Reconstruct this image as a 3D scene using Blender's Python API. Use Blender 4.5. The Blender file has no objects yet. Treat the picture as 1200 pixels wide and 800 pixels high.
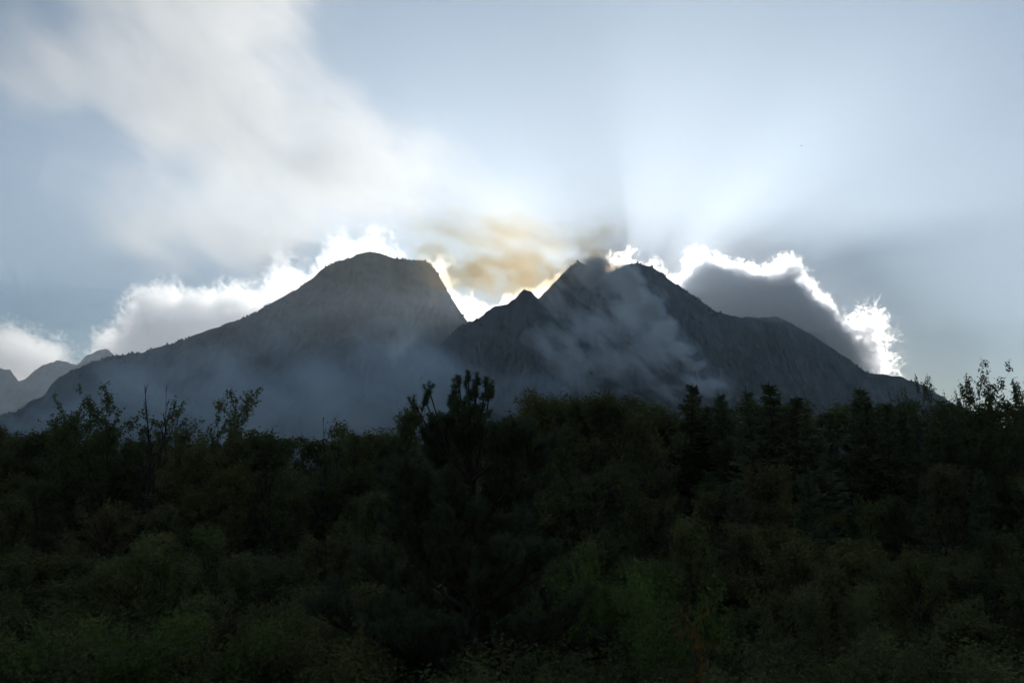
import bpy, math, random
import numpy as np
import openvdb
R = math.radians

# ------------------------------------------------------------------ camera
sc = bpy.context.scene
F_PX = 1178.0                       # focal length in photograph pixels (1200 wide)
PITCH = R(9.64)
CAM = np.array((0.0, 0.0, 8.0))
cd = bpy.data.cameras.new('camera'); cam = bpy.data.objects.new('camera', cd)
sc.collection.objects.link(cam); sc.camera = cam
cam.location = CAM; cam.rotation_euler = (math.pi/2 + PITCH, 0, 0)
cd.sensor_width = 36; cd.lens = 36*F_PX/1200; cd.clip_start = 0.1; cd.clip_end = 120000

def pix_dir(px, py):
    dx = (px-600)/F_PX; dy = (400-py)/F_PX
    c, s = math.cos(PITCH), math.sin(PITCH)
    return np.array((dx, c-dy*s, s+dy*c))
def at(px, py, Y):
    d = pix_dir(px, py)
    return CAM + d*(Y/d[1])

# ------------------------------------------------------------------ light
SUN_DIR = pix_dir(745, 352); SUN_DIR = SUN_DIR/np.linalg.norm(SUN_DIR)
sun_el = math.asin(SUN_DIR[2]); sun_az = math.atan2(SUN_DIR[0], SUN_DIR[1])
w = bpy.data.worlds.new('World'); sc.world = w; w.use_nodes = True
nt = w.node_tree; bg = nt.nodes['Background']
sky = nt.nodes.new('ShaderNodeTexSky'); sky.sky_type = 'NISHITA'; sky.sun_disc = False
sky.sun_elevation = sun_el; sky.sun_rotation = sun_az
sky.altitude = 300; sky.air_density = 1.0; sky.dust_density = 0.25; sky.ozone_density = 2.2
nt.links.new(sky.outputs[0], bg.inputs[0]); bg.inputs[1].default_value = 0.054
ld = bpy.data.lights.new('sun', 'SUN'); ld.energy = 3.9; ld.angle = R(0.42); ld.color = (1.0, 0.955, 0.89)
sun = bpy.data.objects.new('sun', ld); sc.collection.objects.link(sun)
sun.location = (0, 0, 400)
from mathutils import Vector
sun.rotation_euler = Vector(SUN_DIR).to_track_quat('Z', 'Y').to_euler()

sc.view_settings.view_transform = 'Standard'; sc.view_settings.look = 'None'
sc.view_settings.gamma = 1; sc.view_settings.use_curve_mapping = False
sc.view_settings.exposure = 0.41
sc.render.engine = 'CYCLES'
cy = sc.cycles
cy.max_bounces = 6; cy.diffuse_bounces = 4; cy.glossy_bounces = 1; cy.transmission_bounces = 2
cy.volume_bounces = 3; cy.transparent_max_bounces = 96
cy.use_adaptive_sampling = True; cy.adaptive_threshold = 0.04; cy.adaptive_min_samples = 16
cy.use_denoising = True
cy.sample_clamp_indirect = 4.0
cy.volume_step_rate = 1.0; cy.volume_max_steps = 256

# ------------------------------------------------------------------ helpers
col = sc.collection
def tag(o, label=None, cat=None, group=None, kind=None):
    if label: o['label'] = label
    if cat: o['category'] = cat
    if group: o['group'] = group
    if kind: o['kind'] = kind
    return o
def mesh_np(name, V, Q, mats=(), smooth=False, T=None, midx=None):
    """V (n,3), Q (m,4) quads, T (k,3) triangles -> mesh"""
    Q = np.zeros((0,4), np.int32) if Q is None else np.asarray(Q, np.int32)
    T = np.zeros((0,3), np.int32) if T is None else np.asarray(T, np.int32)
    me = bpy.data.meshes.new(name)
    V = np.ascontiguousarray(V, np.float32)
    me.vertices.add(len(V)); me.vertices.foreach_set('co', V.ravel())
    nl = Q.size + T.size
    me.loops.add(nl); me.loops.foreach_set('vertex_index', np.concatenate([Q.ravel(), T.ravel()]).astype(np.int32))
    np_ = len(Q)+len(T); me.polygons.add(np_)
    st = np.concatenate([np.arange(len(Q))*4, Q.size+np.arange(len(T))*3]).astype(np.int32)
    me.polygons.foreach_set('loop_start', st)
    if midx is not None: me.polygons.foreach_set('material_index', np.asarray(midx, np.int32))
    if smooth: me.polygons.foreach_set('use_smooth', np.ones(np_, bool))
    for m in mats: me.materials.append(m)
    me.update(calc_edges=True)
    return me
def link(name, me, parent=None):
    o = bpy.data.objects.new(name, me); col.objects.link(o)
    if parent: o.parent = parent
    return o
def new_mat(name):
    m = bpy.data.materials.new(name); m.use_nodes = True
    n = m.node_tree; n.nodes.clear()
    out = n.nodes.new('ShaderNodeOutputMaterial')
    return m, n, out
def smooth(a, b, x):
    t = np.clip((np.asarray(x, float)-a)/(b-a), 0, 1); return t*t*(3-2*t)

# value noise / fbm in numpy (n-dimensional lattice hash by table)
_rs = np.random.RandomState(7)
_T2 = _rs.rand(256, 256).astype(np.float32)
def vnoise2(x, y):
    xi = np.floor(x).astype(int); yi = np.floor(y).astype(int)
    fx = x-xi; fy = y-yi
    fx = fx*fx*fx*(fx*(fx*6-15)+10); fy = fy*fy*fy*(fy*(fy*6-15)+10)
    a = _T2[xi & 255, yi & 255]; b = _T2[(xi+1) & 255, yi & 255]
    c = _T2[xi & 255, (yi+1) & 255]; d = _T2[(xi+1) & 255, (yi+1) & 255]
    return (a*(1-fx)+b*fx)*(1-fy)+(c*(1-fx)+d*fx)*fy
def fbm2(x, y, oct=5, gain=.5, ridged=False):
    s = 0; a = 1; n = 0
    for k in range(oct):
        v = vnoise2(x*2**k+17.3*k, y*2**k+9.1*k)
        if ridged: v = 1-np.abs(2*v-1)
        s = s+a*v; n += a; a *= gain
    return s/n
def spectral(shape, beta, seed, lo=1.0, ystretch=1.0):
    """periodic fractal noise, zero mean, unit deviation"""
    r = np.random.RandomState(seed)
    f = np.fft.rfftn(r.standard_normal(shape).astype(np.float32))
    ks = [np.fft.fftfreq(s)*max(shape) for s in shape[:-1]] + [np.fft.rfftfreq(shape[-1])*max(shape)]
    if len(shape) == 3: ks[1] = ks[1]*ystretch
    k = np.sqrt(sum(g*g for g in np.meshgrid(*ks, indexing='ij')))
    amp = np.where(k < lo, 0, 1/np.maximum(k, 1e-6)**beta)
    v = np.fft.irfftn(f*amp, s=shape).astype(np.float32)
    return v/v.std()

# ------------------------------------------------------------------ ground
def ground_z(x, y):
    x = np.asarray(x, float); y = np.asarray(y, float)
    z = 6.4*(1-smooth(1.5, 12, y))
    z = z + (4.0+1.5*smooth(-40, 60, x))*smooth(38, 85, y)
    z = z - 34*smooth(120, 700, y)
    far = smooth(15, 60, np.hypot(x, y))
    z = z + far*(fbm2(x/45+3.3, y/45+8.1, 4)-.5)*2.0
    return z
n = 240
u = np.linspace(-1, 1, n)
gx = 7600*np.sinh(6.5*u)/math.sinh(6.5)
v = np.linspace(-.78, 1, n)
gy = 8700*np.sinh(6.5*v)/math.sinh(6.5)
GX, GY = np.meshgrid(gx, gy, indexing='ij')
GV = np.stack([GX, GY, ground_z(GX, GY)], -1).reshape(-1, 3)
def grid_quads(a, b):
    i = np.arange(a*b).reshape(a, b)
    return np.stack([i[:-1,:-1], i[1:,:-1], i[1:,1:], i[:-1,1:]], -1).reshape(-1, 4)
m_ground, nn, out = new_mat('forest_floor')
b = nn.nodes.new('ShaderNodeBsdfPrincipled'); nz = nn.nodes.new('ShaderNodeTexNoise'); nz.inputs['Scale'].default_value = 1.4
nz.inputs['Detail'].default_value = 8
cr = nn.nodes.new('ShaderNodeValToRGB')
cr.color_ramp.elements[0].color = (.035, .03, .018, 1); cr.color_ramp.elements[1].color = (.06, .075, .025, 1)
geo = nn.nodes.new('ShaderNodeNewGeometry'); nn.links.new(geo.outputs['Position'], nz.inputs['Vector'])
nn.links.new(nz.outputs[0], cr.inputs[0]); nn.links.new(cr.outputs[0], b.inputs['Base Color']); b.inputs['Roughness'].default_value = .95
nn.links.new(b.outputs[0], out.inputs[0])
g = link('ground', mesh_np('ground', GV, grid_quads(n, n), [m_ground], smooth=True)); g['kind'] = 'structure'

# ------------------------------------------------------------------ mountains
def mountain_material():
    m, n_, out = new_mat('mountain_rock_and_scrub')
    N = n_.nodes.new; L = n_.links.new
    geo = N('ShaderNodeNewGeometry')
    sep = N('ShaderNodeSeparateXYZ'); L(geo.outputs['Normal'], sep.inputs[0])
    mp = N('ShaderNodeMapping'); mp.inputs['Scale'].default_value = (.02, .02, .006); L(geo.outputs['Position'], mp.inputs[0])
    n1 = N('ShaderNodeTexNoise'); n1.inputs['Scale'].default_value = 1.0; n1.inputs['Detail'].default_value = 9; n1.inputs['Roughness'].default_value = .65
    L(mp.outputs[0], n1.inputs['Vector'])
    n2 = N('ShaderNodeTexNoise'); n2.inputs['Scale'].default_value = .0045; n2.inputs['Detail'].default_value = 8; n2.inputs['Roughness'].default_value = .6
    L(geo.outputs['Position'], n2.inputs['Vector'])
    # scrub where the ground is not too steep
    a = N('ShaderNodeMath'); a.operation = 'MULTIPLY_ADD'; a.inputs[1].default_value = 2.2; L(n2.outputs[0], a.inputs[0]); 
    sub = N('ShaderNodeMath'); sub.operation = 'SUBTRACT'; sub.inputs[1].default_value = 1.72; L(sep.outputs[2], sub.inputs[0]); L(sub.outputs[0], a.inputs[2])
    r = N('ShaderNodeMapRange'); r.inputs[1].default_value = -.12; r.inputs[2].default_value = .22; L(a.outputs[0], r.inputs[0])
    rock = N('ShaderNodeValToRGB'); e = rock.color_ramp.elements
    e[0].position = .3; e[0].color = (.03, .03, .03, 1); e[1].position = .68; e[1].color = (.12, .12, .12, 1)
    L(n1.outputs[0], rock.inputs[0])
    veg = N('ShaderNodeValToRGB'); e = veg.color_ramp.elements
    e[0].position = .35; e[0].color = (.014, .02, .010, 1); e[1].position = .7; e[1].color = (.06, .065, .03, 1)
    L(n1.outputs[0], veg.inputs[0])
    mx = N('ShaderNodeMix'); mx.data_type = 'RGBA'; L(r.outputs[0], mx.inputs[0]); L(rock.outputs[0], mx.inputs[6]); L(veg.outputs[0], mx.inputs[7])
    b = N('ShaderNodeBsdfPrincipled'); b.inputs['Roughness'].default_value = .95; b.inputs['Specular IOR Level'].default_value = .1
    L(mx.outputs[2], b.inputs['Base Color'])
    bp = N('ShaderNodeBump'); bp.inputs['Strength'].default_value = .5; bp.inputs['Distance'].default_value = 12; L(n1.outputs[0], bp.inputs['Height']); L(bp.outputs[0], b.inputs['Normal'])
    L(b.outputs[0], out.inputs[0])
    return m
M_MOUNT = mountain_material()

SCRUB = []          # points where little trees stand along the crests
def massif(name, sky_px, Yl, Yr, seed, front=1500, back=700, slope=.78, cliff=1.6, spur=110, nx=620, ny=190, rough=9, label=None, scrub=200):
    """a mountain whose crest runs through the skyline pixels at depth Yl..Yr (left..right)"""
    p = np.array(sky_px, float)
    ypx = Yl+(Yr-Yl)*(p[:,0]-p[0,0])/(p[-1,0]-p[0,0])
    P = np.array([at(a, b_, Y) for (a, b_), Y in zip(p, ypx)])
    # dense crest with fractal jitter
    t = np.linspace(P[0,0], P[-1,0], nx)
    cy_ = np.interp(t, P[:,0], P[:,1]); cz_ = np.interp(t, P[:,0], P[:,2])
    jag = (fbm2(t/60+seed*3.1, t*0+seed, 5, .6)-.5)*rough*1.6
    cz_ = cz_+jag
    wander = (fbm2(t/420+seed, t*0+1.5, 4)-.5)*160
    cy_ = cy_+wander
    # rows: denser near the crest
    s1 = -front*np.linspace(1, 0, int(ny*.78))**1.5
    s2 = back*np.linspace(0, 1, ny-int(ny*.78)+1)[1:]**1.3
    s = np.concatenate([s1, s2]); ny = len(s)
    TT, SS = np.meshgrid(t, s, indexing='ij')
    d = np.abs(SS)
    # gullies run down the slope, they bend and merge with distance from the crest
    warp = (fbm2(TT/500+seed*7, SS/500+3, 4)-.5)*d*.55
    tx = TT+warp
    wz = smooth(0, 260, d)
    czw = np.interp(tx, t, cz_); czc = np.repeat(cz_[:,None], ny, 1)
    # broad smoothed crest for the lower slopes, so that the apron widens
    k = np.ones(61)/61; czs = np.convolve(np.pad(cz_, 30, mode='edge'), k, 'valid')
    czs2 = np.interp(tx, t, czs)
    zc = czc*(1-wz)+(.5*czw+.5*czs2)*wz
    fall = np.where(SS < 0, cliff*d*np.exp(-d/170)+slope*d*(1-np.exp(-d/170)), .9*d)
    z = zc-fall
    amp = spur*smooth(10, 420, d)
    rid = fbm2(tx/330+seed*5, d/1500+seed, 4, .5, ridged=True)
    z = z+(rid-.62)*2.2*amp
    z = z+(fbm2(tx/55+seed*2, SS/130, 5, .58, ridged=True)-.6)*95*smooth(5, 160, d)*(0.45+.55*np.exp(-d/500))
    z = z+(fbm2(TT/22+seed, SS/22, 4, .6)-.5)*rough*smooth(0, 60, d)
    z = np.maximum(z, -45+fbm2(TT/90, SS/90, 3)*6)
    V = np.stack([TT, np.repeat(cy_[:,None], ny, 1)+SS, z], -1).reshape(-1, 3)
    o = link(name, mesh_np(name, V, grid_quads(nx, ny), [M_MOUNT], smooth=True)); o['kind'] = 'structure'
    if label: o['label'] = label
    rr = np.random.RandomState(seed)
    Vg = V.reshape(nx, ny, 3)
    jc = int(np.argmin(d[0]))
    for _ in range(scrub):
        i = rr.randint(nx); j = max(0, jc-int(abs(rr.normal(0, 5))))
        clump = vnoise2(np.array([t[i]/70.]), np.array([seed*1.7]))[0]
        if clump < .42: continue
        SCRUB.append((Vg[i, j], rr.uniform(2.0, 5.2)))
    return o

left = [(-260,585),(-200,560),(-120,535),(-40,505),(0,484),(15,482),(30,470),(48,463),(55,452),(66,441),(85,433),(105,425),(130,419),(160,413),(195,405),(215,396),(250,384),(285,370),(297,365),(320,352),(345,338),(360,327),(375,313),(390,306),(405,302),(418,296),(432,293),(443,295),(455,299),(470,301),(490,303),(502,306),(512,316),(520,332),(528,347),(538,362),(548,375),(560,392),(580,420),(610,455),(640,490)]
centre = [(430,560),(455,520),(480,470),(500,430),(512,409),(525,395),(540,383),(555,375),(570,368),(585,360),(597,353),(606,346),(614,343),(622,344),(630,350),(640,362),(648,370),(660,384),(672,398),(690,420),(710,450),(740,490),(780,540)]
right = [(560,470),(585,420),(605,385),(620,362),(632,350),(645,336),(655,325),(667,314),(678,307),(690,308),(702,313),(713,318),(722,315),(733,308),(748,305),(762,308),(776,318),(787,329),(797,337),(812,347),(826,358),(837,366),(850,369),(868,373),(885,373),(898,371),(910,371),(922,375),(940,385),(955,392),(975,405),(995,418),(1008,427),(1022,434),(1034,435),(1048,439),(1060,443),(1085,455),(1110,468),(1160,495),(1230,530),(1330,570)]
far1 = [(-160,470),(-80,450),(-30,442),(0,431),(12,433),(22,446),(35,440),(50,428),(66,422),(80,424),(90,428),(100,416),(112,409),(122,408),(130,414),(142,435),(170,455),(220,480),(300,520)]
massif('mountain', left, 3500, 4400, 3, front=1750, spur=150, rough=11, label='broad flat-topped mountain with a long left shoulder', scrub=900, nx=760)
massif('mountain', centre, 3250, 3350, 11, front=1500, slope=.8, cliff=2.0, spur=170, rough=20, nx=420, label='pointed rocky foreground peak between the two larger summits', scrub=300)
massif('mountain', right, 3900, 3700, 23, front=1700, cliff=1.5, slope=.8, spur=160, rough=15, label='mountain with a double summit and long right ridge', scrub=500, nx=760)
massif('mountain', far1, 7000, 7300, 31, front=1200, back=900, rough=22, nx=300, ny=90, label='small hazy pair of distant peaks', scrub=0)

# little trees on the mountain crests, a few pixels each
def blob_template(rs, nlat=4, nlon=6):
    th = np.linspace(0, math.pi, nlat+1)[1:-1]; ph = np.arange(nlon)*2*math.pi/nlon
    V = [(0,0,1.0)]+[(math.sin(a)*math.cos(b), math.sin(a)*math.sin(b), math.cos(a)) for a in th for b in ph]+[(0,0,-1.0)]
    T = [(0, 1+i, 1+(i+1) % nlon) for i in range(nlon)]
    for r_ in range(len(th)-1):
        for i in range(nlon):
            a, b_ = 1+r_*nlon+i, 1+r_*nlon+(i+1) % nlon
            T += [(a, a+nlon, b_), (b_, a+nlon, b_+nlon)]
    l = len(V)-1
    T += [(l, l-nlon+(i+1) % nlon, l-nlon+i) for i in range(nlon)]
    return np.array(V), np.array(T)
bV, bT = blob_template(None)
rs = np.random.RandomState(5); vv = []; tt = []; o_ = 0
for p, r_ in SCRUB:
    q = bV*(1+rs.uniform(-.35, .35, (len(bV), 1)))*np.array((r_*rs.uniform(.6, 1.1), r_*rs.uniform(.6, 1.1), r_*rs.uniform(.7, 1.5)))
    vv.append(q+p+np.array((0, 0, r_*.45))); tt.append(bT+o_); o_ += len(bV)
m_scrub, nn, out = new_mat('scrub_leaves'); b = nn.nodes.new('ShaderNodeBsdfDiffuse'); b.inputs[0].default_value = (.03, .04, .018, 1); nn.links.new(b.outputs[0], out.inputs[0])
o = link('mountain_scrub', mesh_np('mountain_scrub', np.concatenate(vv), None, [m_scrub], T=np.concatenate(tt)))
tag(o, 'scattered scrub trees dotting the mountain crests', 'scrub', kind='stuff')

# ------------------------------------------------------------------ clouds (real volumes behind the mountains)
def vol_mat(name, dens, g1=.76, g2=.0, mix=.48, color=(1.0, .98, .945), absorb=0):
    m, n_, out = new_mat(name)
    a = n_.nodes.new('ShaderNodeVolumeScatter'); a.inputs['Color'].default_value = (*color, 1); a.inputs['Density'].default_value = dens*(1-mix); a.inputs['Anisotropy'].default_value = g1
    b = n_.nodes.new('ShaderNodeVolumeScatter'); b.inputs['Color'].default_value = (*color, 1); b.inputs['Density'].default_value = dens*mix; b.inputs['Anisotropy'].default_value = g2
    ad = n_.nodes.new('ShaderNodeAddShader'); n_.links.new(a.outputs[0], ad.inputs[0]); n_.links.new(b.outputs[0], ad.inputs[1])
    n_.links.new(ad.outputs[0], out.inputs['Volume'])
    return m
def cloud(name, outline, Y, seed, dens, thick=.8, vox=16, amp=70, shells=((0, .25), (30, .75)), beta=2.0, label=None, base_px=480, amp_small=1.0):
    """outline: top edge pixels left to right; the body is filled down to base_px. Isosurfaces of a fractal field."""
    P = np.array([at(a, b_, Y)[[0, 2]] for a, b_ in outline])
    zb = at(600, base_px, Y)[2]
    x0, x1 = P[:,0].min()-250, P[:,0].max()+250
    z0, z1 = zb-120, P[:,1].max()+260
    ty = min((P[:,1].max()-zb), (x1-x0)*.6)*thick*.5+250
    nx, nz_ = int((x1-x0)/vox), int((z1-z0)/vox); ny = int(2*ty/vox)
    even = lambda q: q+(q % 2)
    nx, ny, nz_ = even(nx), even(ny), even(nz_)
    X = x0+np.arange(nx)*vox; Z = z0+np.arange(nz_)*vox; Yv = (np.arange(ny)-ny/2)*vox
    # signed distance in the silhouette plane to the polygon (outline closed along the base)
    poly = np.vstack([P, [P[-1,0], zb], [P[0,0], zb]])
    XX, ZZ = np.meshgrid(X, Z, indexing='ij')
    dmin = np.full(XX.shape, 1e9); inside = np.zeros(XX.shape, bool)
    for i in range(len(poly)):
        a, b_ = poly[i], poly[(i+1) % len(poly)]
        ab = b_-a; L2 = (ab**2).sum()+1e-9
        tt_ = np.clip(((XX-a[0])*ab[0]+(ZZ-a[1])*ab[1])/L2, 0, 1)
        dmin = np.minimum(dmin, np.hypot(XX-a[0]-tt_*ab[0], ZZ-a[1]-tt_*ab[1]))
        c = ((a[1] > ZZ) != (b_[1] > ZZ)) & (XX < (b_[0]-a[0])*(ZZ-a[1])/(b_[1]-a[1]+1e-12)+a[0])
        inside ^= c
    sd = np.where(inside, dmin, -dmin)
    half = ty-220
    # lens-shaped: thickness grows with the distance from the edge
    f = (.55*np.minimum(sd, 150)+np.maximum(sd-150, 0))[:, None, :]-(np.abs(Yv)[None, :, None]**1.5/half**.5)*.55
    nz1 = spectral((nx, ny, nz_), beta, seed, 3.0, 3.5)
    big = 1.0-np.abs(nz1)*1.1
    nz2 = spectral((nx, ny, nz_), 1.8, seed+50, 14.0, 3.5)
    f = f+amp*(.6*big+.25*nz1)+amp*.5*amp_small*(.8-np.abs(nz2)*1.3)+amp*.12*nz2-amp*.5
    nz3 = spectral((nx, ny, nz_), 1.5, seed+90, 40.0, 2.5)
    f = f+amp*.55*amp_small*(.8-np.abs(nz3))-amp*.1
    f = np.minimum(f, 400).astype(np.float32)
    # keep the field negative at the borders
    for ax in range(3):
        sl = [slice(None)]*3
        for q in (0, -1): sl[ax] = q; f[tuple(sl)] = -50
    root = None
    for k, (iso, frac) in enumerate(shells):
        grid = openvdb.FloatGrid(-50.0)
        grid.copyFromArray(f-iso)
        pts, quads = grid.convertToQuads(0.0)
        if len(quads) == 0: continue
        V = np.asarray(pts, float)*vox+np.array((x0, Y-ny/2*vox, z0))
        me = mesh_np(name, V, np.asarray(quads, np.int32)[:, ::-1], [vol_mat(name+'_vapour', dens*frac)], smooth=True)
        o = link(name if root is None else 'cloud_core', me, root)
        if root is None: root = o
    tag(root, label, 'cloud')
    return root
CY = 12500
silver = [(768,350),(782,322),(795,300),(808,290),(820,284),(830,289),(842,294),(858,299),(875,304),(892,307),(902,304),(912,297),(925,294),(938,297),(948,310),(956,325),(966,340),(978,346),(987,358),(996,368),(1004,378),(1012,392),(1018,412),(1024,440),(1020,462)]
SH = ((0, .10), (18, .16), (45, .22), (90, .24), (150, .28))
cloud('cloud', silver, CY, 6, .015, amp=80, vox=14, shells=SH, label='large grey cloud with a brilliant silver rim right of the summit')
cloud('cloud', [(970,440),(978,372),(988,362),(1000,360),(1012,355),(1026,350),(1038,354),(1046,370),(1050,392),(1055,415),(1058,440),(1052,462)], CY-500, 71, .011, amp=115, vox=13, thick=.3, amp_small=1.7, shells=SH, label='glowing white puff ending the silver-rimmed cloud above the right ridge')
cloud('cloud', [(695,345),(703,302),(712,294),(724,287),(738,284),(748,288),(756,304),(764,296),(772,297),(779,306),(785,318),(794,345)], CY-600, 9, .009, amp=80, vox=14, thick=.5, base_px=400, shells=SH, label='dazzling thin cloud fringe peeping over the twin summit')
cloud('cloud', [(-120,400),(-60,385),(-20,374),(5,370),(22,368),(40,376),(60,383),(78,388),(92,402),(104,420),(112,440)], CY-300, 21, .005, amp=95, amp_small=1.5, thick=.4, shells=SH, label='cream cumulus cloud above the distant hazy peaks')
cloud('cloud', [(92,425),(100,384),(118,380),(132,366),(142,345),(152,330),(168,322),(190,318),(214,321),(236,318),(252,326),(268,316),(290,322),(312,330),(335,330),(365,330),(390,350)], CY+400, 33, .005, thick=.35, amp=95, amp_small=1.5, shells=SH, label='white-rimmed cumulus bank behind the long left shoulder')
cloud('cloud', [(290,340),(306,294),(318,282),(332,279),(346,287),(362,296),(374,282),(384,265),(396,266),(406,259),(416,270),(428,262),(442,256),(456,262),(466,276),(480,300),(500,330)], CY-900, 41, .0036, thick=.3, amp=100, amp_small=1.5, shells=SH, base_px=400, label='ragged bright cloud puffs just above the flat-topped mountain')
cloud('cloud', [(478,330),(486,302),(500,294),(516,293),(530,296),(536,312),(544,330),(556,338),(575,342),(592,338),(610,334),(628,326),(640,318),(655,312),(668,305),(684,303),(698,312),(706,340)], CY-200, 57, .0035, thick=.4, amp=75, shells=SH, base_px=440, label='bright cloud filling the notch between the summits')

# ------------------------------------------------------------------ smoke (noisy volumes on the mountain)
def smoke(name, blobs, dens, color, absorb, label, nscale=.004, soft=1.0, contrast=1.0, thresh=.25, g=.55, steps=.35, vox=40, detail=4.0, warp=0.0, wscale=.005, wamp=200, flow=40, stretch=1.0):
    """blobs: (px, py, Y, rx, ry, rz, weight) ellipsoids in metres; density = clamp(sum - noise)"""
    m, n_, out = new_mat(name+'_volume'); N = n_.nodes.new; L = n_.links.new
    geo = N('ShaderNodeNewGeometry')
    nz = N('ShaderNodeTexNoise'); nz.inputs['Scale'].default_value = nscale; nz.inputs['Detail'].default_value = detail; nz.inputs['Roughness'].default_value = .6
    nz.inputs['Distortion'].default_value = warp
    vr = N('ShaderNodeVectorRotate'); vr.rotation_type = 'Y_AXIS'; vr.inputs['Angle'].default_value = -R(flow); L(geo.outputs['Position'], vr.inputs['Vector'])
    vs = N('ShaderNodeVectorMath'); vs.operation = 'MULTIPLY'; vs.inputs[1].default_value = (stretch, 1, 1); L(vr.outputs[0], vs.inputs[0])
    L(vs.outputs[0], nz.inputs['Vector'])
    wn = N('ShaderNodeTexNoise'); wn.inputs['Scale'].default_value = wscale; wn.inputs['Detail'].default_value = 2; L(geo.outputs['Position'], wn.inputs['Vector'])
    wm = N('ShaderNodeVectorMath'); wm.operation = 'MULTIPLY_ADD'; L(wn.outputs['Color'], wm.inputs[0]); wm.inputs[1].default_value = (wamp,)*3; wm.inputs[2].default_value = (-wamp/2,)*3
    wp = N('ShaderNodeVectorMath'); wp.operation = 'ADD'; L(wm.outputs[0], wp.inputs[0]); L(geo.outputs['Position'], wp.inputs[1])
    acc = None; cs = []
    for (px, py, Y, rx, ry, rz, wt) in blobs:
        c = at(px, py, Y); cs.append((c, np.array((rx, ry, rz)), wt))
        ma = N('ShaderNodeVectorMath'); ma.operation = 'MULTIPLY_ADD'; L(wp.outputs[0], ma.inputs[0])
        ma.inputs[1].default_value = (1/rx, 1/ry, 1/rz); ma.inputs[2].default_value = (-c[0]/rx, -c[1]/ry, -c[2]/rz)
        le = N('ShaderNodeVectorMath'); le.operation = 'DOT_PRODUCT'; L(ma.outputs[0], le.inputs[0]); L(ma.outputs[0], le.inputs[1])
        su = N('ShaderNodeMath'); su.operation = 'SUBTRACT'; su.use_clamp = True; su.inputs[0].default_value = 1; L(le.outputs['Value'], su.inputs[1])
        if acc is None:
            mu = N('ShaderNodeMath'); mu.operation = 'MULTIPLY'; mu.inputs[1].default_value = wt; L(su.outputs[0], mu.inputs[0]); acc = mu
        else:
            mu = N('ShaderNodeMath'); mu.operation = 'MULTIPLY'; mu.inputs[1].default_value = wt; L(su.outputs[0], mu.inputs[0])
            mm = N('ShaderNodeMath'); mm.operation = 'SMOOTH_MAX'; L(mu.outputs[0], mm.inputs[0]); L(acc.outputs[0], mm.inputs[1]); mm.inputs[2].default_value = .3; acc = mm
    # density = clamp(S * (1 + contrast*(n-.5)*2) - thresh*(1-n)) * dens
    a1 = N('ShaderNodeMath'); a1.operation = 'MULTIPLY_ADD'; L(nz.outputs[0], a1.inputs[0]); a1.inputs[1].default_value = 2*contrast; a1.inputs[2].default_value = -contrast
    a2 = N('ShaderNodeMath'); a2.operation = 'ADD'; L(a1.outputs[0], a2.inputs[0]); L(acc.outputs[0], a2.inputs[1])
    a3 = N('ShaderNodeMath'); a3.operation = 'SUBTRACT'; a3.use_clamp = True; L(a2.outputs[0], a3.inputs[0]); a3.inputs[1].default_value = thresh
    a3b = N('ShaderNodeMath'); a3b.operation = 'MULTIPLY'; L(a3.outputs[0], a3b.inputs[0]); L(acc.outputs[0], a3b.inputs[1])
    a4 = N('ShaderNodeMath'); a4.operation = 'MULTIPLY'; L(a3b.outputs[0], a4.inputs[0]); a4.inputs[1].default_value = dens
    pv = N('ShaderNodeVolumePrincipled'); pv.inputs['Color'].default_value = (*color, 1); pv.inputs['Absorption Color'].default_value = (*absorb, 1)
    pv.inputs['Anisotropy'].default_value = g; pv.inputs['Density Attribute'].default_value = ''
    L(a4.outputs[0], pv.inputs['Density']); L(pv.outputs[0], out.inputs['Volume'])
    m.cycles.volume_step_rate = steps
    lo = np.min([c-r for c, r, _ in cs], 0)-vox*2; hi = np.max([c+r for c, r, _ in cs], 0)+vox*2
    lo[2] = max(lo[2], -20)
    sh = np.ceil((hi-lo)/vox).astype(int)
    ax = [lo[i]+np.arange(sh[i])*vox for i in range(3)]
    S = np.zeros(sh, np.float32)
    cs = [(c, r+wamp*.12, wt) for c, r, wt in cs]
    for c, r, wt in cs:
        q = ((ax[0]-c[0])/r[0])[:,None,None]**2+((ax[1]-c[1])/r[1])[None,:,None]**2+((ax[2]-c[2])/r[2])[None,None,:]**2
        S = np.maximum(S, wt*np.clip(1-q, 0, 1))
    S -= .03          # the hull keeps close to where the smoke shows
    for a in range(3):
        sl = [slice(None)]*3
        for q in (0, -1): sl[a] = q; S[tuple(sl)] = -1
    gr = openvdb.FloatGrid(-1.0); gr.copyFromArray(S)
    pts, quads = gr.convertToQuads(0.0)
    V = np.asarray(pts, float)*vox+lo
    o = link(name, mesh_np(name, V, np.asarray(quads, np.int32)[:, ::-1], [m], smooth=True))
    return tag(o, label, 'smoke', kind='stuff')

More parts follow.
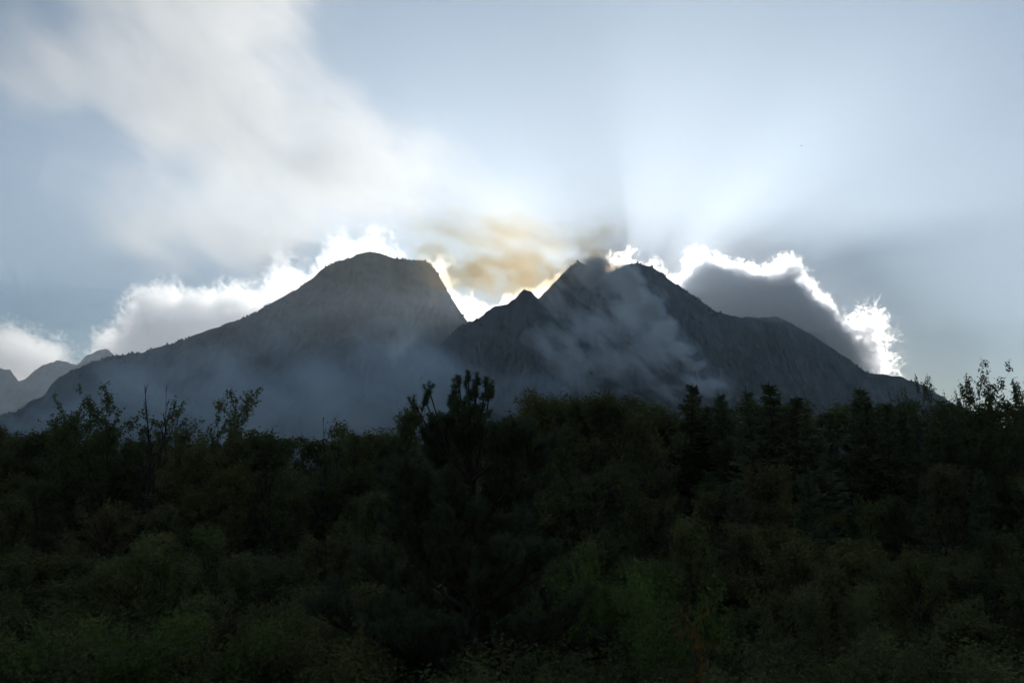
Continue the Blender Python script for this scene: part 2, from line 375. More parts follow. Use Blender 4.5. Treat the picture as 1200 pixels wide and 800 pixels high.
smoke('smoke_plume', [  # the great pale plume drifting up and left
    (675,290,3800,200,260,120,.65),(625,270,3750,260,300,150,.68),(560,248,3680,330,350,190,.72),(470,215,3600,380,380,260,.85),(380,190,3550,430,420,330,1.2),
    (290,150,3500,470,430,400,1.2),(220,100,3450,480,430,430,1.2),(170,30,3400,480,430,430,1.1),(250,10,3400,500,430,420,1.2),(60,60,3400,460,380,200,.95),
    (190,240,3500,360,350,300,.85),(300,265,3500,420,350,220,.9)],
    .0028, (.995,.93,.81), (.9,.85,.75), 'huge pale smoke plume drifting up and left from the summits', nscale=.0042, contrast=2.2, thresh=.18, g=.44, steps=.35, vox=60, detail=6, warp=.6, wscale=.0016, wamp=500, flow=38, stretch=.45)
smoke('smoke_plume', [  # brown smoke pouring over the saddle
    (698,310,3880,110,110,55,1.1),(660,324,3870,170,150,110,1.1),(615,322,3850,200,170,140,1.1),(565,318,3820,200,160,140,1),(520,318,3800,150,140,110,.9),(600,280,3790,260,160,120,.75),(680,280,3810,180,140,80,.65),(535,275,3780,220,160,110,.6)],
    .0115, (.56,.50,.40), (.85,.3,.0), 'tan and golden smoke rolling over the saddle between summits', nscale=.011, contrast=2.6, thresh=.15, g=.3, steps=.3, vox=30, detail=6, warp=.6, wscale=.006, wamp=260, flow=30, stretch=.6)
smoke('smoke_plume', [  # white smoke in the gully of the right summit
    (812,428,3150,34,60,20,1.6),(798,412,3200,52,80,32,1.6),(778,388,3250,64,95,50,1.5),(756,358,3330,66,100,66,1.4),(732,332,3420,90,110,66,1.3),(700,318,3500,120,110,60,1.1),
    (725,368,3150,130,130,105,.8),(755,415,3050,150,130,95,.75),(690,415,3000,220,140,130,.55),(816,452,3000,120,110,46,.8),(665,355,3300,110,90,100,.5)],
    .055, (.78,.89,1.0), (.7,.7,.7), 'grey-white smoke streaming up the gully of the double summit', nscale=.017, contrast=3.0, thresh=.3, g=.1, steps=.26, vox=20, detail=7, warp=.6, wscale=.010, wamp=130, flow=41, stretch=.42)
smoke('smoke_plume', [  # blue haze of smoke pooled under the left mountain
    (420,490,2700,460,250,190,1),(300,510,2600,420,250,170,.9),(490,450,2800,260,220,170,.9),(480,375,3300,260,150,120,.38),(190,450,2700,380,240,150,.85),(60,490,2600,400,240,150,.85),(440,325,3700,260,140,90,.42),(590,460,2700,300,180,140,.7),(330,400,3000,330,160,110,.45)],
    .011, (.60,.80,1.0), (.6,.6,.6), 'bluish smoke pooled along the foot of the left mountain', nscale=.006, contrast=2.3, thresh=.28, g=.1, steps=.45, vox=40, detail=6, warp=.5, wscale=.003, wamp=300, flow=25, stretch=.6)

# ------------------------------------------------------------------ haze
def box_mesh(name, lo, hi, mat):
    V = np.array([(x, y, z) for x in (lo[0], hi[0]) for y in (lo[1], hi[1]) for z in (lo[2], hi[2])])
    Q = np.array([(0,1,3,2),(4,6,7,5),(0,4,5,1),(2,3,7,6),(0,2,6,4),(1,5,7,3)])
    return mesh_np(name, V, Q, [mat])
m_haze, nn, out = new_mat('haze_air')
pv = nn.nodes.new('ShaderNodeVolumePrincipled'); pv.inputs['Color'].default_value = (.76, .88, 1.0, 1)
pv.inputs['Density'].default_value = 5.5e-5; pv.inputs['Anisotropy'].default_value = .58; pv.inputs['Density Attribute'].default_value = ''
nn.links.new(pv.outputs[0], out.inputs['Volume'])
hz = link('haze', box_mesh('haze', (-7900, -2050, -47), (7900, 9300, 2900), m_haze)); hz['kind'] = 'stuff'; hz['label'] = 'thin pale haze filling the valley air'

# ------------------------------------------------------------------ trees
class Acc:
    def __init__(self): self.v = []; self.q = []; self.t = []; self.n = 0
    def tube(self, pts, rad, sides):
        pts = np.asarray(pts, float); n = len(pts)
        d = np.gradient(pts, axis=0); d /= np.linalg.norm(d, axis=1, keepdims=True)+1e-9
        ref = np.array((0.31, 0.17, 1.0)) if abs(d[0, 2]) < .8 else np.array((1.0, .23, .1))
        a = np.cross(d, ref); a /= np.linalg.norm(a, axis=1, keepdims=True)+1e-9
        b = np.cross(d, a)
        ph = np.arange(sides)*2*math.pi/sides
        V = pts[:, None]+np.asarray(rad)[:, None, None]*(np.cos(ph)[None, :, None]*a[:, None]+np.sin(ph)[None, :, None]*b[:, None])
        i = self.n+np.arange(n*sides).reshape(n, sides); j = np.roll(i, -1, 1)
        self.q.append(np.stack([i[:-1], j[:-1], j[1:], i[1:]], -1).reshape(-1, 4))
        self.v.append(V.reshape(-1, 3)); self.n += n*sides
    def leaves(self, c, a, b):
        m = len(c); V = np.stack([c-a, c+b, c+a, c-b], 1).reshape(-1, 3)
        self.q.append(self.n+np.arange(m*4).reshape(m, 4)); self.v.append(V); self.n += m*4
    def tris(self, p, a, b):       # needle: base p, tip p+a, half width b
        m = len(p); V = np.stack([p-b, p+b, p+a], 1).reshape(-1, 3)
        self.t.append(self.n+np.arange(m*3).reshape(m, 3)); self.v.append(V); self.n += m*3
    def mesh(self, name, mat, sm=False):
        return mesh_np(name, np.concatenate(self.v), np.concatenate(self.q) if self.q else None, [mat], T=np.concatenate(self.t) if self.t else None, smooth=sm)

def unit(v): return v/(np.linalg.norm(v, axis=-1, keepdims=True)+1e-9)
def grow(rs, p, d, L, n, up=0.0, wob=.15):
    pts = [np.array(p, float)]; d = unit(np.array(d, float)); s = L/n
    for _ in range(n):
        d = unit(d+rs.normal(0, wob, 3)+np.array((0, 0, up)))
        pts.append(pts[-1]+d*s)
    return np.array(pts)
def along(pts, t):
    x = t*(len(pts)-1); i = min(int(x), len(pts)-2); f = x-i
    return pts[i]*(1-f)+pts[i+1]*f, unit(pts[i+1]-pts[i])
def side_dir(rs, d, ang):
    r = rs.normal(0, 1, 3); s = unit(r-d*(r@d))
    return d*math.cos(ang)+s*math.sin(ang)
def leaf_cloud(rs, acc, centres, size, elong=1.9, flat=.3):
    m = len(centres)
    a = unit(rs.normal(0, 1, (m, 3))*np.array((1, 1, .7))); b = unit(np.cross(a, rs.normal(0, 1, (m, 3))+np.array((0, 0, .6))))
    s = size*rs.uniform(.6, 1.3, (m, 1))
    acc.leaves(centres, a*s*.5, b*s*.5/elong)

def bark_mat(name, c0, c1, sc_):
    m, n_, out = new_mat(name); N = n_.nodes.new; L = n_.links.new
    tc = N('ShaderNodeTexCoord'); mp = N('ShaderNodeMapping'); mp.inputs['Scale'].default_value = (sc_, sc_, sc_*.2); L(tc.outputs['Object'], mp.inputs[0])
    nz = N('ShaderNodeTexNoise'); nz.inputs['Detail'].default_value = 6; nz.inputs['Scale'].default_value = 1; L(mp.outputs[0], nz.inputs['Vector'])
    cr = N('ShaderNodeValToRGB'); cr.color_ramp.elements[0].color = (*c0, 1); cr.color_ramp.elements[1].color = (*c1, 1); cr.color_ramp.elements[0].position = .35; cr.color_ramp.elements[1].position = .7
    L(nz.outputs[0], cr.inputs[0]); b = N('ShaderNodeBsdfPrincipled'); b.inputs['Roughness'].default_value = .9; b.inputs['Specular IOR Level'].default_value = .15
    L(cr.outputs[0], b.inputs['Base Color'])
    bp = N('ShaderNodeBump'); bp.inputs['Strength'].default_value = .7; bp.inputs['Distance'].default_value = .02; L(nz.outputs[0], bp.inputs['Height']); L(bp.outputs[0], b.inputs['Normal'])
    L(b.outputs[0], out.inputs[0]); return m
def leaf_mat(name, trans=.4):
    """leaf colour = the object's own colour, varied from clump to clump and tree to tree"""
    m, n_, out = new_mat(name); N = n_.nodes.new; L = n_.links.new
    oi = N('ShaderNodeObjectInfo'); tc = N('ShaderNodeTexCoord')
    nz = N('ShaderNodeTexNoise'); nz.inputs['Scale'].default_value = .9; nz.inputs['Detail'].default_value = 4; L(tc.outputs['Object'], nz.inputs['Vector'])
    hs = N('ShaderNodeHueSaturation'); L(oi.outputs['Color'], hs.inputs['Color'])
    r1 = N('ShaderNodeMapRange'); r1.inputs[1].default_value = .3; r1.inputs[2].default_value = .7; r1.inputs[3].default_value = .8; r1.inputs[4].default_value = 1.6; L(nz.outputs[0], r1.inputs[0]); L(r1.outputs[0], hs.inputs['Value'])
    r2 = N('ShaderNodeMapRange'); r2.inputs[3].default_value = .475; r2.inputs[4].default_value = .52; L(oi.outputs['Random'], r2.inputs[0]); L(r2.outputs[0], hs.inputs['Hue'])
    d = N('ShaderNodeBsdfPrincipled'); d.inputs['Roughness'].default_value = .7; d.inputs['Specular IOR Level'].default_value = .08; L(hs.outputs[0], d.inputs['Base Color'])
    t = N('ShaderNodeBsdfTranslucent'); L(hs.outputs[0], t.inputs[0])
    mx = N('ShaderNodeMixShader'); mx.inputs[0].default_value = trans; L(d.outputs[0], mx.inputs[1]); L(t.outputs[0], mx.inputs[2]); L(mx.outputs[0], out.inputs[0])
    return m
BARK = bark_mat('bark', (.03, .025, .02), (.09, .075, .06), 9)
PBARK = bark_mat('pine_bark', (.035, .022, .016), (.11, .075, .055), 12)
LEAF = leaf_mat('leaf'); NEEDLE = leaf_mat('needle', .2)
PALE = bark_mat('dead_wood', (.03, .026, .022), (.07, .06, .052), 9)

VAR = {}
def store(key, name, trunk, crown, H, bark=BARK, leaf=LEAF, cname='crown'):
    VAR[key] = (name, trunk.mesh(key+'_trunk', bark, True), crown.mesh(key+'_crown', leaf) if crown else None, H)

def broadleaf(key, name, seed, H=12., Rw=3.6, limbs=20, subs=8, twigs=5, lpt=13, leaf=.2, low=.18, upang=(15, 70), up=.12, sparse=1.0, stems=1, prof=None, clump=.28):
    rs = np.random.RandomState(seed); tr = Acc(); cr = Acc(); C = []
    mx = 0
    for st in range(stems):
        a0 = st*2*math.pi/max(stems, 1)+rs.uniform(0, 1)
        lean = np.array((math.cos(a0), math.sin(a0), 0))*(.28 if stems > 1 else .04)
        trunk = grow(rs, (0, 0, -.3), np.array((0, 0, 1))+lean, H*.86, 12, .05, .06)
        r0 = H*.016/math.sqrt(stems)
        tr.tube(trunk, np.linspace(r0, r0*.15, 13), 7)
        nl = limbs//stems
        for k in range(nl):
            t = low+(1-low)*((k+rs.uniform(0, .9))/nl)
            p, d = along(trunk, t)
            az = k*2.39996+rs.uniform(-.5, .5)+st
            w_ = (prof(t) if prof else math.sin(math.pi*min(1, .12+.86*t))**.6)
            e = R(upang[0]+(upang[1]-upang[0])*t**1.5+rs.uniform(-12, 12))
            L = Rw*max(w_, .25)*rs.uniform(.65, 1.2)
            limb = grow(rs, p, (math.cos(az)*math.cos(e), math.sin(az)*math.cos(e), math.sin(e)), L, 6, up, .13)
            rl = r0*.5*(1-.6*t)
            tr.tube(limb, np.linspace(rl, rl*.2, 7), 5)
            for j in range(subs):
                if rs.rand() > sparse: continue
                p2, d2 = along(limb, rs.uniform(.25, 1)); L2 = L*.34*rs.uniform(.6, 1.3)+.25
                sub = grow(rs, p2, side_dir(rs, d2, R(rs.uniform(25, 65)))+np.array((0, 0, .2)), L2, 4, up*.8, .18)
                tr.tube(sub, np.linspace(rl*.3, rl*.07, 5), 3)
                for q in range(twigs):
                    p3, d3 = along(sub, rs.uniform(.2, 1)); L3 = rs.uniform(.35, .8)*H/12
                    tw = grow(rs, p3, side_dir(rs, d3, R(rs.uniform(20, 60)))+np.array((0, 0, .25)), L3, 2, .1, .15)
                    cr.tube(tw, np.array((.012, .009, .005))*H/12, 3)
                    u_ = rs.uniform(0, 1.05, lpt)
                    C.append(tw[0]+(tw[2]-tw[0])*u_[:, None]+rs.normal(0, clump*.42, (lpt, 3)))
    C = np.concatenate(C)
    leaf_cloud(rs, cr, C, leaf)
    store(key, name, tr, cr, float(C[:, 2].max()))

def conifer(key, name, seed, H=13., Rw=2.3, whorl=.32, leaf=.27):
    rs = np.random.RandomState(seed); tr = Acc(); cr = Acc(); C = []; A = []; B = []
    trunk = grow(rs, (0, 0, -.3), (0, 0, 1), H+.2, 14, .05, .012)
    tr.tube(trunk, np.linspace(H*.014, .012, 15), 7)
    z = H*.1
    while z < H-.15:
        t = z/H; L0 = Rw*(1-t)**.85+.12
        for k in range(rs.randint(5, 8)):
            p, _ = along(trunk, min(1, (z+.3+rs.uniform(-.12, .12))/(H+.5)))
            az = rs.uniform(0, 2*math.pi); L = L0*rs.uniform(.6, 1.18)
            el = R(-12+62*t**1.6+rs.uniform(-8, 8))
            br = grow(rs, p, (math.cos(az)*math.cos(el), math.sin(az)*math.cos(el), math.sin(el)), L, 5, .07, .05)
            tr.tube(br, np.linspace(.028*(1-t)+.008, .004, 6), 4)
            nt_ = max(4, int(L*12))
            for q in range(nt_):
                s = (q+.5)/nt_
                p2, d2 = along(br, .12+.88*s); sd_ = 1 if q % 2 else -1
                hx = unit(np.cross(d2, (0, 0, 1)))*sd_
                L2 = (.5*(1-s)*min(L, 1.6)+.14)*rs.uniform(.7, 1.2)
                dirn = unit(d2*.65+hx*.8+np.array((0, 0, rs.uniform(-.15, .2))))
                m = max(2, int(L2/.09)); u_ = (np.arange(m)+.6)/m*L2
                c = p2+dirn*u_[:, None]+rs.normal(0, .03, (m, 3))
                C.append(c); A.append(np.repeat(dirn[None], m, 0)+rs.normal(0, .35, (m, 3)))
        z += whorl*(1.15-.5*t)*rs.uniform(.8, 1.2)
    C = np.concatenate(C); A = unit(np.concatenate(A)); B = unit(np.cross(A, rs.normal(0, 1, A.shape)))
    s = leaf*rs.uniform(.6, 1.2, (len(C), 1))
    cr.leaves(C, A*s*.5, B*s*.17)
    store(key, name, tr, cr, H+.1, leaf=NEEDLE)

def snag(key, name, seed, H=10.):
    rs = np.random.RandomState(seed); tr = Acc()
    for st in range(3):
        trunk = grow(rs, (0, 0, -.3), np.array((rs.normal(0, .07), rs.normal(0, .07), 1)), H*rs.uniform(.8, 1.05) if st else H, 12, .08, .05)
        tr.tube(trunk, np.linspace(H*.009, .012, 13), 6)
        for k in range(26):
            t = rs.uniform(.35, .97); p, d = along(trunk, t); L = H*.2*(1.15-t)*rs.uniform(.5, 1.2)
            az = rs.uniform(0, 6.3); e = R(rs.uniform(40, 75))
            br = grow(rs, p, (math.cos(az)*math.cos(e), math.sin(az)*math.cos(e), math.sin(e)), L, 5, .1, .1)
            tr.tube(br, np.linspace(.022, .006, 6), 4)
            for j in range(4):
                p2, d2 = along(br, rs.uniform(.2, .95)); tw = grow(rs, p2, side_dir(rs, d2, R(35)), L*.4, 3, .1, .1)
                tr.tube(tw, np.linspace(.01, .004, 4), 3)
    zmax = max(float(v[:, 2].max()) for v in tr.v)
    store(key, name, tr, None, zmax, bark=PALE)

broadleaf('round_a', 'broadleaf_tree', 1)
broadleaf('round_b', 'broadleaf_tree', 2, Rw=3.2, limbs=24, leaf=.18, upang=(25, 78))
broadleaf('round_c', 'broadleaf_tree', 3, Rw=4.2, limbs=18, subs=9, leaf=.22, upang=(5, 60), clump=.34)
broadleaf('upswept', 'broadleaf_tree', 4, Rw=3.0, limbs=22, upang=(45, 80), up=.2, leaf=.17, sparse=.9, prof=lambda t: .9-.25*t)
broadleaf('lacy_a', 'broadleaf_tree', 5, H=10., Rw=5.2, limbs=24, subs=10, twigs=6, lpt=16, leaf=.19, upang=(20, 58), low=.3, up=.05, sparse=.85, clump=.24, prof=lambda t: 1.0-.15*t)
broadleaf('lacy_b', 'broadleaf_tree', 6, H=10., Rw=4.8, limbs=23, subs=10, twigs=6, lpt=16, leaf=.18, upang=(25, 60), low=.28, up=.08, sparse=.8, clump=.24, prof=lambda t: 1.0-.1*t)
broadleaf('shrub_a', 'shrub', 7, H=5., Rw=1.7, limbs=24, subs=8, twigs=7, lpt=18, leaf=.062, low=.12, upang=(35, 75), stems=4, clump=.15)
broadleaf('shrub_b', 'shrub', 8, H=5., Rw=1.9, limbs=24, subs=8, twigs=7, lpt=17, leaf=.07, low=.1, upang=(20, 70), stems=5, clump=.18)
broadleaf('sapling', 'sapling', 18, H=4., Rw=.45, limbs=16, subs=4, twigs=2, lpt=4, leaf=.05, low=.35, upang=(40, 75), clump=.1)
conifer('fir_a', 'fir_tree', 9); conifer('fir_b', 'fir_tree', 10, Rw=2.0, whorl=.33); conifer('fir_c', 'fir_tree', 12, Rw=2.8, whorl=.4)
snag('bare', 'bare_tree', 13)

rnd = random.Random(3)
GREENS = {'dark': (.108, .112, .042), 'mid': (.122, .13, .045), 'olive': (.14, .138, .046), 'russet': (.145, .11, .046), 'fir': (.10, .11, .05), 'bright': (.13, .165, .04), 'grey': (.115, .12, .07), 'orange': (.17, .075, .02)}
SHADE = {'dark': 'deep green', 'mid': 'mid green', 'olive': 'olive', 'russet': 'russet brown', 'fir': 'dark', 'bright': 'bright green', 'grey': 'greyish', 'orange': 'orange'}
SHAPE = {'round_a': 'rounded', 'round_b': 'tall-crowned', 'round_c': 'broad-crowned', 'upswept': 'narrow upswept', 'shrub_a': 'upright', 'shrub_b': 'bushy', 'fir_a': 'tapering', 'fir_b': 'slender', 'fir_c': 'broad'}
def plant(key, px, py, Y, tint='dark', width=1.0, label=None, cat='tree', group=None, rot=None, lean=0):
    """top of the plant at photograph pixel (px, py), standing on the ground at depth Y"""
    name, tme, cme, H = VAR[key]
    top = at(px, py, Y); gz = float(ground_z(top[0], Y))
    h = max(top[2]-gz, .8); s = h/H
    root = bpy.data.objects.new(name, None); col.objects.link(root); root.empty_display_size = .5
    root.location = (top[0], Y, gz); root.rotation_euler = (0, lean, rnd.uniform(0, 6.28) if rot is None else rot)
    root.scale = (s*width, s*width, s)
    link('trunk', tme, root)
    if cme:
        c = link('crown', cme, root); g_ = GREENS[tint]; k = rnd.uniform(.8, 1.2)
        c.color = (g_[0]*k, g_[1]*k, g_[2]*k, 1)
    tag(root, label, cat, group)
    return root

# --- trees whose tops break the skyline
plant('lacy_a', 120, 446, 62, 'dark', 1.1, 'open ragged tree beside the bare stems, under the long left shoulder', rot=1.0)
plant('bare', 176, 446, 58, label='leafless tree with clustered upright bare stems among leafy crowns', rot=.4)
plant('bare', 208, 450, 64, width=.5, label='single thin leafless pole rising right of the clustered bare stems', rot=2.2)
plant('lacy_b', 232, 454, 60, 'mid', 1.1, 'open tree with a branch reaching right, beside a bare pole', rot=5.2)
plant('bare', 392, 487, 66, width=.6, label='small bare twiggy tree before the pooled bluish smoke', rot=1.7)
plant('lacy_b', 146, 462, 66, 'mid', 1.0, 'leafy open tree tucked between the ragged tree and bare stems', rot=3.3)
plant('lacy_a', 262, 470, 65, 'dark', .9, 'low spreading open tree right of the bare pole', rot=2.7)
plant('lacy_a', 1128, 446, 68, 'dark', .7, 'leafy open tree between the two lacy trees at the mountain foot', rot=5.5)
plant('lacy_b', 1178, 436, 66, 'dark', .8, 'leafy open tree close behind the tall lacy tree', rot=1.4)
plant('lacy_a', 1150, 420, 60, 'dark', 1.05, 'tall lacy tree rising into open sky beside the mountain foot', rot=3.9)
plant('lacy_b', 1102, 436, 64, 'grey', .55, 'lacy tree with a leafy arm, at the mountain foot', rot=.9)
plant('lacy_b', 1205, 446, 58, 'dark', .75, 'thin lacy tree right of the tall lacy tree', rot=2.5)
plant('lacy_b', 1072, 452, 70, 'grey', .4, 'slender thinly leaved tree where the ridge meets the forest', rot=2.0)
for (x, y, key, tint, wd) in [(-25,492,'round_a','dark',.8),(12,498,'round_b','dark',.8),(55,488,'upswept','mid',.9),(88,478,'upswept','dark',.6),(285,512,'round_b','mid',.7),(335,500,'round_a','dark',.8),(425,490,'round_c','mid',.75),(452,474,'round_b','dark',.7),
        (602,452,'upswept','olive',.8),(638,452,'upswept','olive',.7),(668,458,'round_b','mid',.7),(690,452,'round_a','dark',.7),(725,450,'round_c','dark',.62),(762,474,'round_a','dark',.55)]:
    plant(key, x, y, rnd.uniform(58, 74), tint, wd*1.25, SHAPE[key]+' '+SHADE[tint]+' tree on the forest skyline below the smoky mountains', group='broadleaf trees on the skyline')
for (x, y, key) in [(806,447,'fir_b'),(826,470,'fir_a'),(846,452,'fir_c'),(878,448,'fir_c'),(911,443,'fir_b'),(930,458,'fir_a'),(967,480,'fir_b'),(1000,451,'fir_a'),(1017,460,'fir_c'),(1036,468,'fir_b'),(950,478,'fir_a'),(1052,475,'fir_a')]:
    plant(key, x, y, rnd.uniform(58, 72), 'fir', rnd.uniform(1.2, 1.9), SHAPE[key]+' dark pointed fir on the skyline under the long right ridge', group='firs on the skyline')
# --- closed rows of the forest behind and before them
def row(n, x0, x1, ytop, jit, d0, d1, keys, tints, wd, label, group, cat='tree'):
    for i in range(n):
        x = x0+(x1-x0)*(i+rnd.uniform(.1, .9))/n
        key, tint = rnd.choice(keys), rnd.choice(tints)
        plant(key, x, ytop(x)+rnd.uniform(-jit, jit), rnd.uniform(d0, d1), tint, wd*rnd.uniform(.85, 1.2), SHAPE[key]+' '+SHADE[tint]+' '+label, cat, group)
row(40, -160, 1360, lambda x: 506-36*float(smooth(520,620,x))-5*math.sin(x/37), 9, 78, 96, ['round_a','round_c'], ['dark','mid'], 1.35, 'tree closing the back of the forest behind the skyline trees', 'back row of the forest')
row(34, -120, 1320, lambda x: 548, 8, 64, 74, ['shrub_a','shrub_b'], ['dark','mid'], 2.0, 'thicket tree filling gaps below the skyline crowns', 'thicket below the skyline')
row(24, -80, 1280, lambda x: 560+10*math.sin(x/70), 22, 46, 56, ['round_a','round_b','round_c','upswept'], ['dark','dark','mid','olive','russet'], .95, 'tree deep in the shaded middle of the forest', 'middle rows of the forest')
row(9, 640, 1260, lambda x: 560, 25, 42, 52, ['fir_a','fir_c'], ['fir'], 1.0, 'fir standing within the shaded middle of the forest', 'firs within the forest')
row(20, -60, 1260, lambda x: 625+8*math.sin(x/50), 22, 33, 41, ['round_a','round_b','round_c','upswept'], ['dark','mid','mid','olive'], .95, 'tree in the front slope of the forest', 'front rows of the forest')
row(26, -60, 1260, lambda x: 640, 10, 40, 45, ['shrub_a','shrub_b'], ['dark','mid','olive'], 1.7, 'thicket tree filling gaps in the front slope', 'thicket in the front slope')
row(17, -40, 1240, lambda x: 690, 18, 24, 30, ['round_b','round_a','shrub_a','shrub_b'], ['dark','mid'], 1.0, 'low plant at the shaded lower edge of the forest', 'lower edge of the forest')
row(11, -30, 430, lambda x: 712, 12, 17.5, 21, ['shrub_a','shrub_b'], ['olive','olive','bright','mid'], 1.1, 'shrub in the thicket left of the big pine', 'shrubs left of the pine', 'shrub')
row(13, 640, 1240, lambda x: 735, 22, 16.5, 21, ['shrub_a','shrub_b'], ['dark','mid','mid'], 1.1, 'shrub in the thicket right of the big pine', 'shrubs right of the pine', 'shrub')
row(12, -30, 1230, lambda x: 785, 10, 13.5, 16, ['shrub_a','shrub_b'], ['dark','mid','olive'], 1.2, 'low shrub fringing the foot of the bank', 'shrubs at the foot of the bank', 'shrub')
plant('shrub_b', 742, 640, 21, 'bright', .75, 'bright green young tree just right of the big pine', rot=1.2)
plant('sapling', 806, 684, 14.0, 'orange', .5, 'slender sapling with orange autumn leaves right of the pine', rot=.3)
plant('shrub_b', 480, 742, 24, 'bright', 1.2, 'yellow-green bush glimpsed under the lowest pine bough', 'shrub', rot=2.)

# --- the big pine
def pine(px, py, Y):
    rs = np.random.RandomState(77)
    top = at(px, py, Y); bx_ = at(565, 700, Y)[0]; gz = float(ground_z(bx_, Y)); H = top[2]-gz
    root = bpy.data.objects.new('pine_tree', None); col.objects.link(root); root.location = (bx_, Y, gz)
    dxt = top[0]-bx_
    tr = Acc(); zz = np.linspace(-.3, H*.9, 15)
    trunk = np.stack([dxt*smooth(0, H, zz)*1.0+.10*np.sin(zz*.8), .08*np.sin(zz*1.1+1), zz], -1)
    tr.tube(trunk, np.linspace(.30, .05, 15), 12)
    link('trunk', tr.mesh('pine_trunk', PBARK, True), root)
    shoots = []
    def bough(p, d, L, r, up, nsub, lvl=0, acc=None):
        own = acc is None
        if own: acc = Acc()
        b = grow(rs, p, d, L, 8, up, .09); acc.tube(b, np.linspace(r, r*.25, 9), 6)
        shoots.append((b[-1], unit(b[-1]-b[-2])))
        for k in range(nsub):
            t = rs.uniform(.22, .98); q, dd = along(b, t)
            L2 = L*rs.uniform(.18, .38)*(1.15-.5*t)+.12
            dn = side_dir(rs, dd, R(rs.uniform(30, 60))); dn[2] = abs(dn[2])*.6+.12
            if lvl == 0 and L2 > .35: bough(q, dn, L2, r*.35, .13, int(5+L2*5), 1, acc)
            else:
                s_ = grow(rs, q, dn, L2*.7, 4, .2, .08); acc.tube(s_, np.linspace(r*.3, .006, 5), 4)
                shoots.append((s_[-1], unit(s_[-1]-s_[-2])))
        if own: link('bough', acc.mesh('pine_bough', PBARK, True), root)
    z = H*.22; k = 0
    while z < H*.80:
        t = z/H
        for j in range(4):
            k += 1; az = k*2.39996+rs.uniform(-.3, .3); L = (4.3*(1-t)**.7+.35)*rs.uniform(.7, 1.1)
            el = R(2+42*t**2+rs.uniform(-6, 10)); p, _ = along(trunk, min(.99, (z+.3+rs.uniform(-.2, .2))/(H*.9+.3)))
            bough(p, (math.cos(az)*math.cos(el), math.sin(az)*math.cos(el), math.sin(el)), L, .035+.05*(1-t), .05, int(7+L*3.2))
        z += .62
    # the candelabra of leaders at the top
    for (tx, ty) in [(485,466),(503,450),(498,462),(538,441),(531,452),(549,436),(559,440),(570,441),(527,462),(574,450),(556,452)]:
        tgt = at(tx, ty, Y)-np.array((bx_, Y, gz))+np.array((0, rs.uniform(-.25, .25), -.12))
        p, _ = along(trunk, rs.uniform(.80, .95)); m_ = p+(tgt-p)*.5+np.array((0, 0, -.16))
        u_ = np.linspace(0, 1, 7)[:, None]; b = (1-u_)**2*p+2*u_*(1-u_)*m_+u_**2*tgt
        acc = Acc(); acc.tube(b, np.linspace(.035, .012, 7), 6); link('bough', acc.mesh('pine_bough', PBARK, True), root)
        shoots.append((b[-1], np.array((rs.normal(0, .1), rs.normal(0, .1), 1.))))
        for _ in range(3):
            shoots.append((b[-1]+rs.normal(0, .035, 3)-np.array((0, 0, rs.uniform(0, .14))), np.array((rs.normal(0, .5), rs.normal(0, .5), .8))))
        for _ in range(7):
            q, dd = along(b, rs.choice((.45, .6, .75))); s_ = grow(rs, q, side_dir(rs, dd, R(75))+np.array((0, 0, .15)), rs.uniform(.14, .3), 3, .25, .05)
            shoots.append((s_[-1], unit(s_[-1]-s_[-2])))
    nd = Acc()
    for p, d in shoots:
        L = rs.uniform(.13, .24); n = 130
        d = unit(d+np.array((0, 0, .35))); u_ = rs.uniform(-.35, 1, n)[:, None]
        r = rs.normal(0, 1, (n, 3)); side = unit(r-d*(r@d)[:, None])
        base = p-d*L*.25+d*L*u_
        ln = rs.uniform(.08, .13, (n, 1))*(1.1-.25*u_)
        a = unit(side+d*rs.uniform(.3, .9, (n, 1)))*ln
        w_ = unit(np.cross(a, rs.normal(0, 1, (n, 3))))*.0046
        nd.tris(base, a, w_)
        # the stem that carries the needles
        nd.tube(np.array([p-d*L*.6, p+d*L*.75]), np.array((.010, .005)), 3)
    c = link('crown', nd.mesh('pine_needles', NEEDLE), root); c.color = (.095, .10, .05, 1)
    tag(root, 'big dark pine with upturned needle shoots standing before the forest', 'tree')
    print('pine shoots', len(shoots), 'H', H)
pine(549, 436, 21.5)

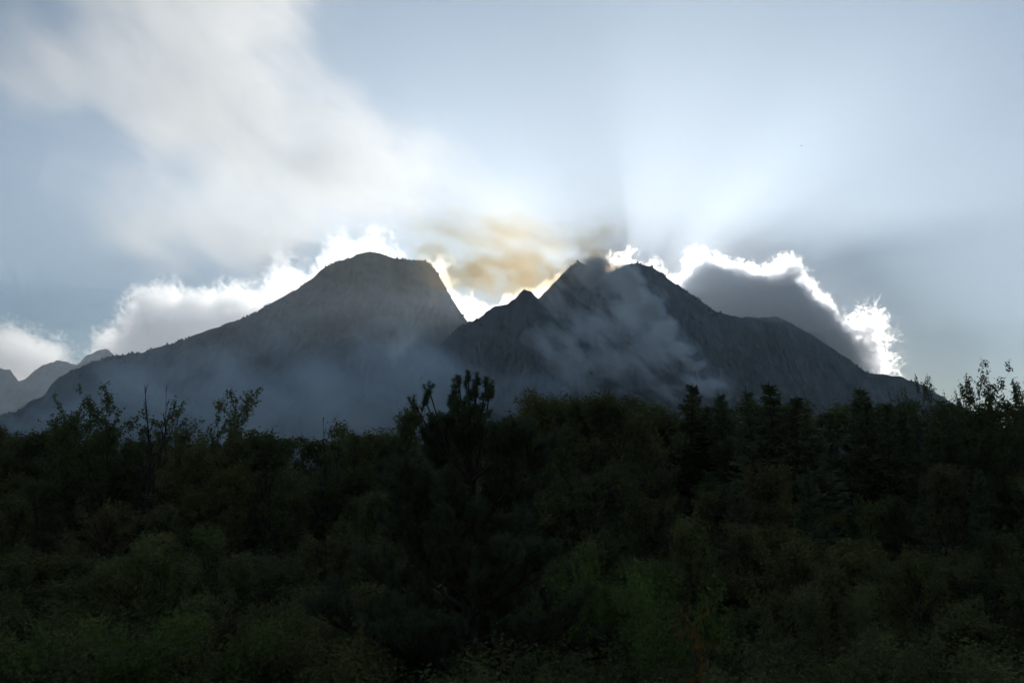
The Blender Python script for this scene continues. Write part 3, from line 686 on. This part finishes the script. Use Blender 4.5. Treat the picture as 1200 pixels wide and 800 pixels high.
# --- the bird
bd = Acc()
sp = np.array([(-.30,0,0),(-.2,0,.01),(-.05,0,.02),(.1,0,.02),(.2,0,.03),(.27,0,.03),(.31,0,.02)])
bd.tube(sp, np.array((.01,.05,.09,.085,.05,.04,.006)), 8)
def wing(sg):
    st = [(0.05,.10,0.03),(.10,.32,.10),(.06,.6,.08),(-.06,.88,.02)]; tr_ = [(-.16,.09,.02),(-.15,.32,.08),(-.15,.6,.06),(-.14,.9,.015)]
    T_ = np.array(st); B_ = np.array(tr_); T_[:, 1] *= sg; B_[:, 1] *= sg
    V = np.concatenate([T_, B_, T_+(0,0,-.02), B_+(0,0,-.012)]); q = []
    for i in range(3):
        q += [(i,i+1,i+5,i+4),(8+i,12+i,13+i,9+i),(i,8+i,9+i,i+1),(4+i,5+i,13+i,12+i)]
    q += [(0,4,12,8),(3,11,15,7)]
    bd.q.append(np.array(q)+bd.n); bd.v.append(V); bd.n += 16
wing(1); wing(-1)
tl = np.array([(-.24,.03,.0),(-.24,-.03,.0),(-.46,-.11,.0),(-.46,.11,.0)]); tl2 = tl+(0,0,.014)
bd.q.append(np.array([(0,1,2,3),(7,6,5,4),(0,4,5,1),(1,5,6,2),(2,6,7,3),(3,7,4,0)])+bd.n); bd.v.append(np.concatenate([tl, tl2])); bd.n += 8
m_b, nn, out = new_mat('feathers'); b = nn.nodes.new('ShaderNodeBsdfPrincipled'); b.inputs['Base Color'].default_value = (.03, .026, .022, 1); b.inputs['Roughness'].default_value = .8
nz = nn.nodes.new('ShaderNodeTexNoise'); nz.inputs['Scale'].default_value = 14; bp = nn.nodes.new('ShaderNodeBump'); bp.inputs['Strength'].default_value = .3; nn.links.new(nz.outputs[0], bp.inputs['Height']); nn.links.new(bp.outputs[0], b.inputs['Normal'])
nn.links.new(b.outputs[0], out.inputs[0])
bo = link('bird', bd.mesh('bird', m_b, True)); bo.location = at(939, 171, 520); bo.rotation_euler = (.12, .1, R(115))
tag(bo, 'tiny dark bird gliding in the sky right of the sun rays', 'bird')
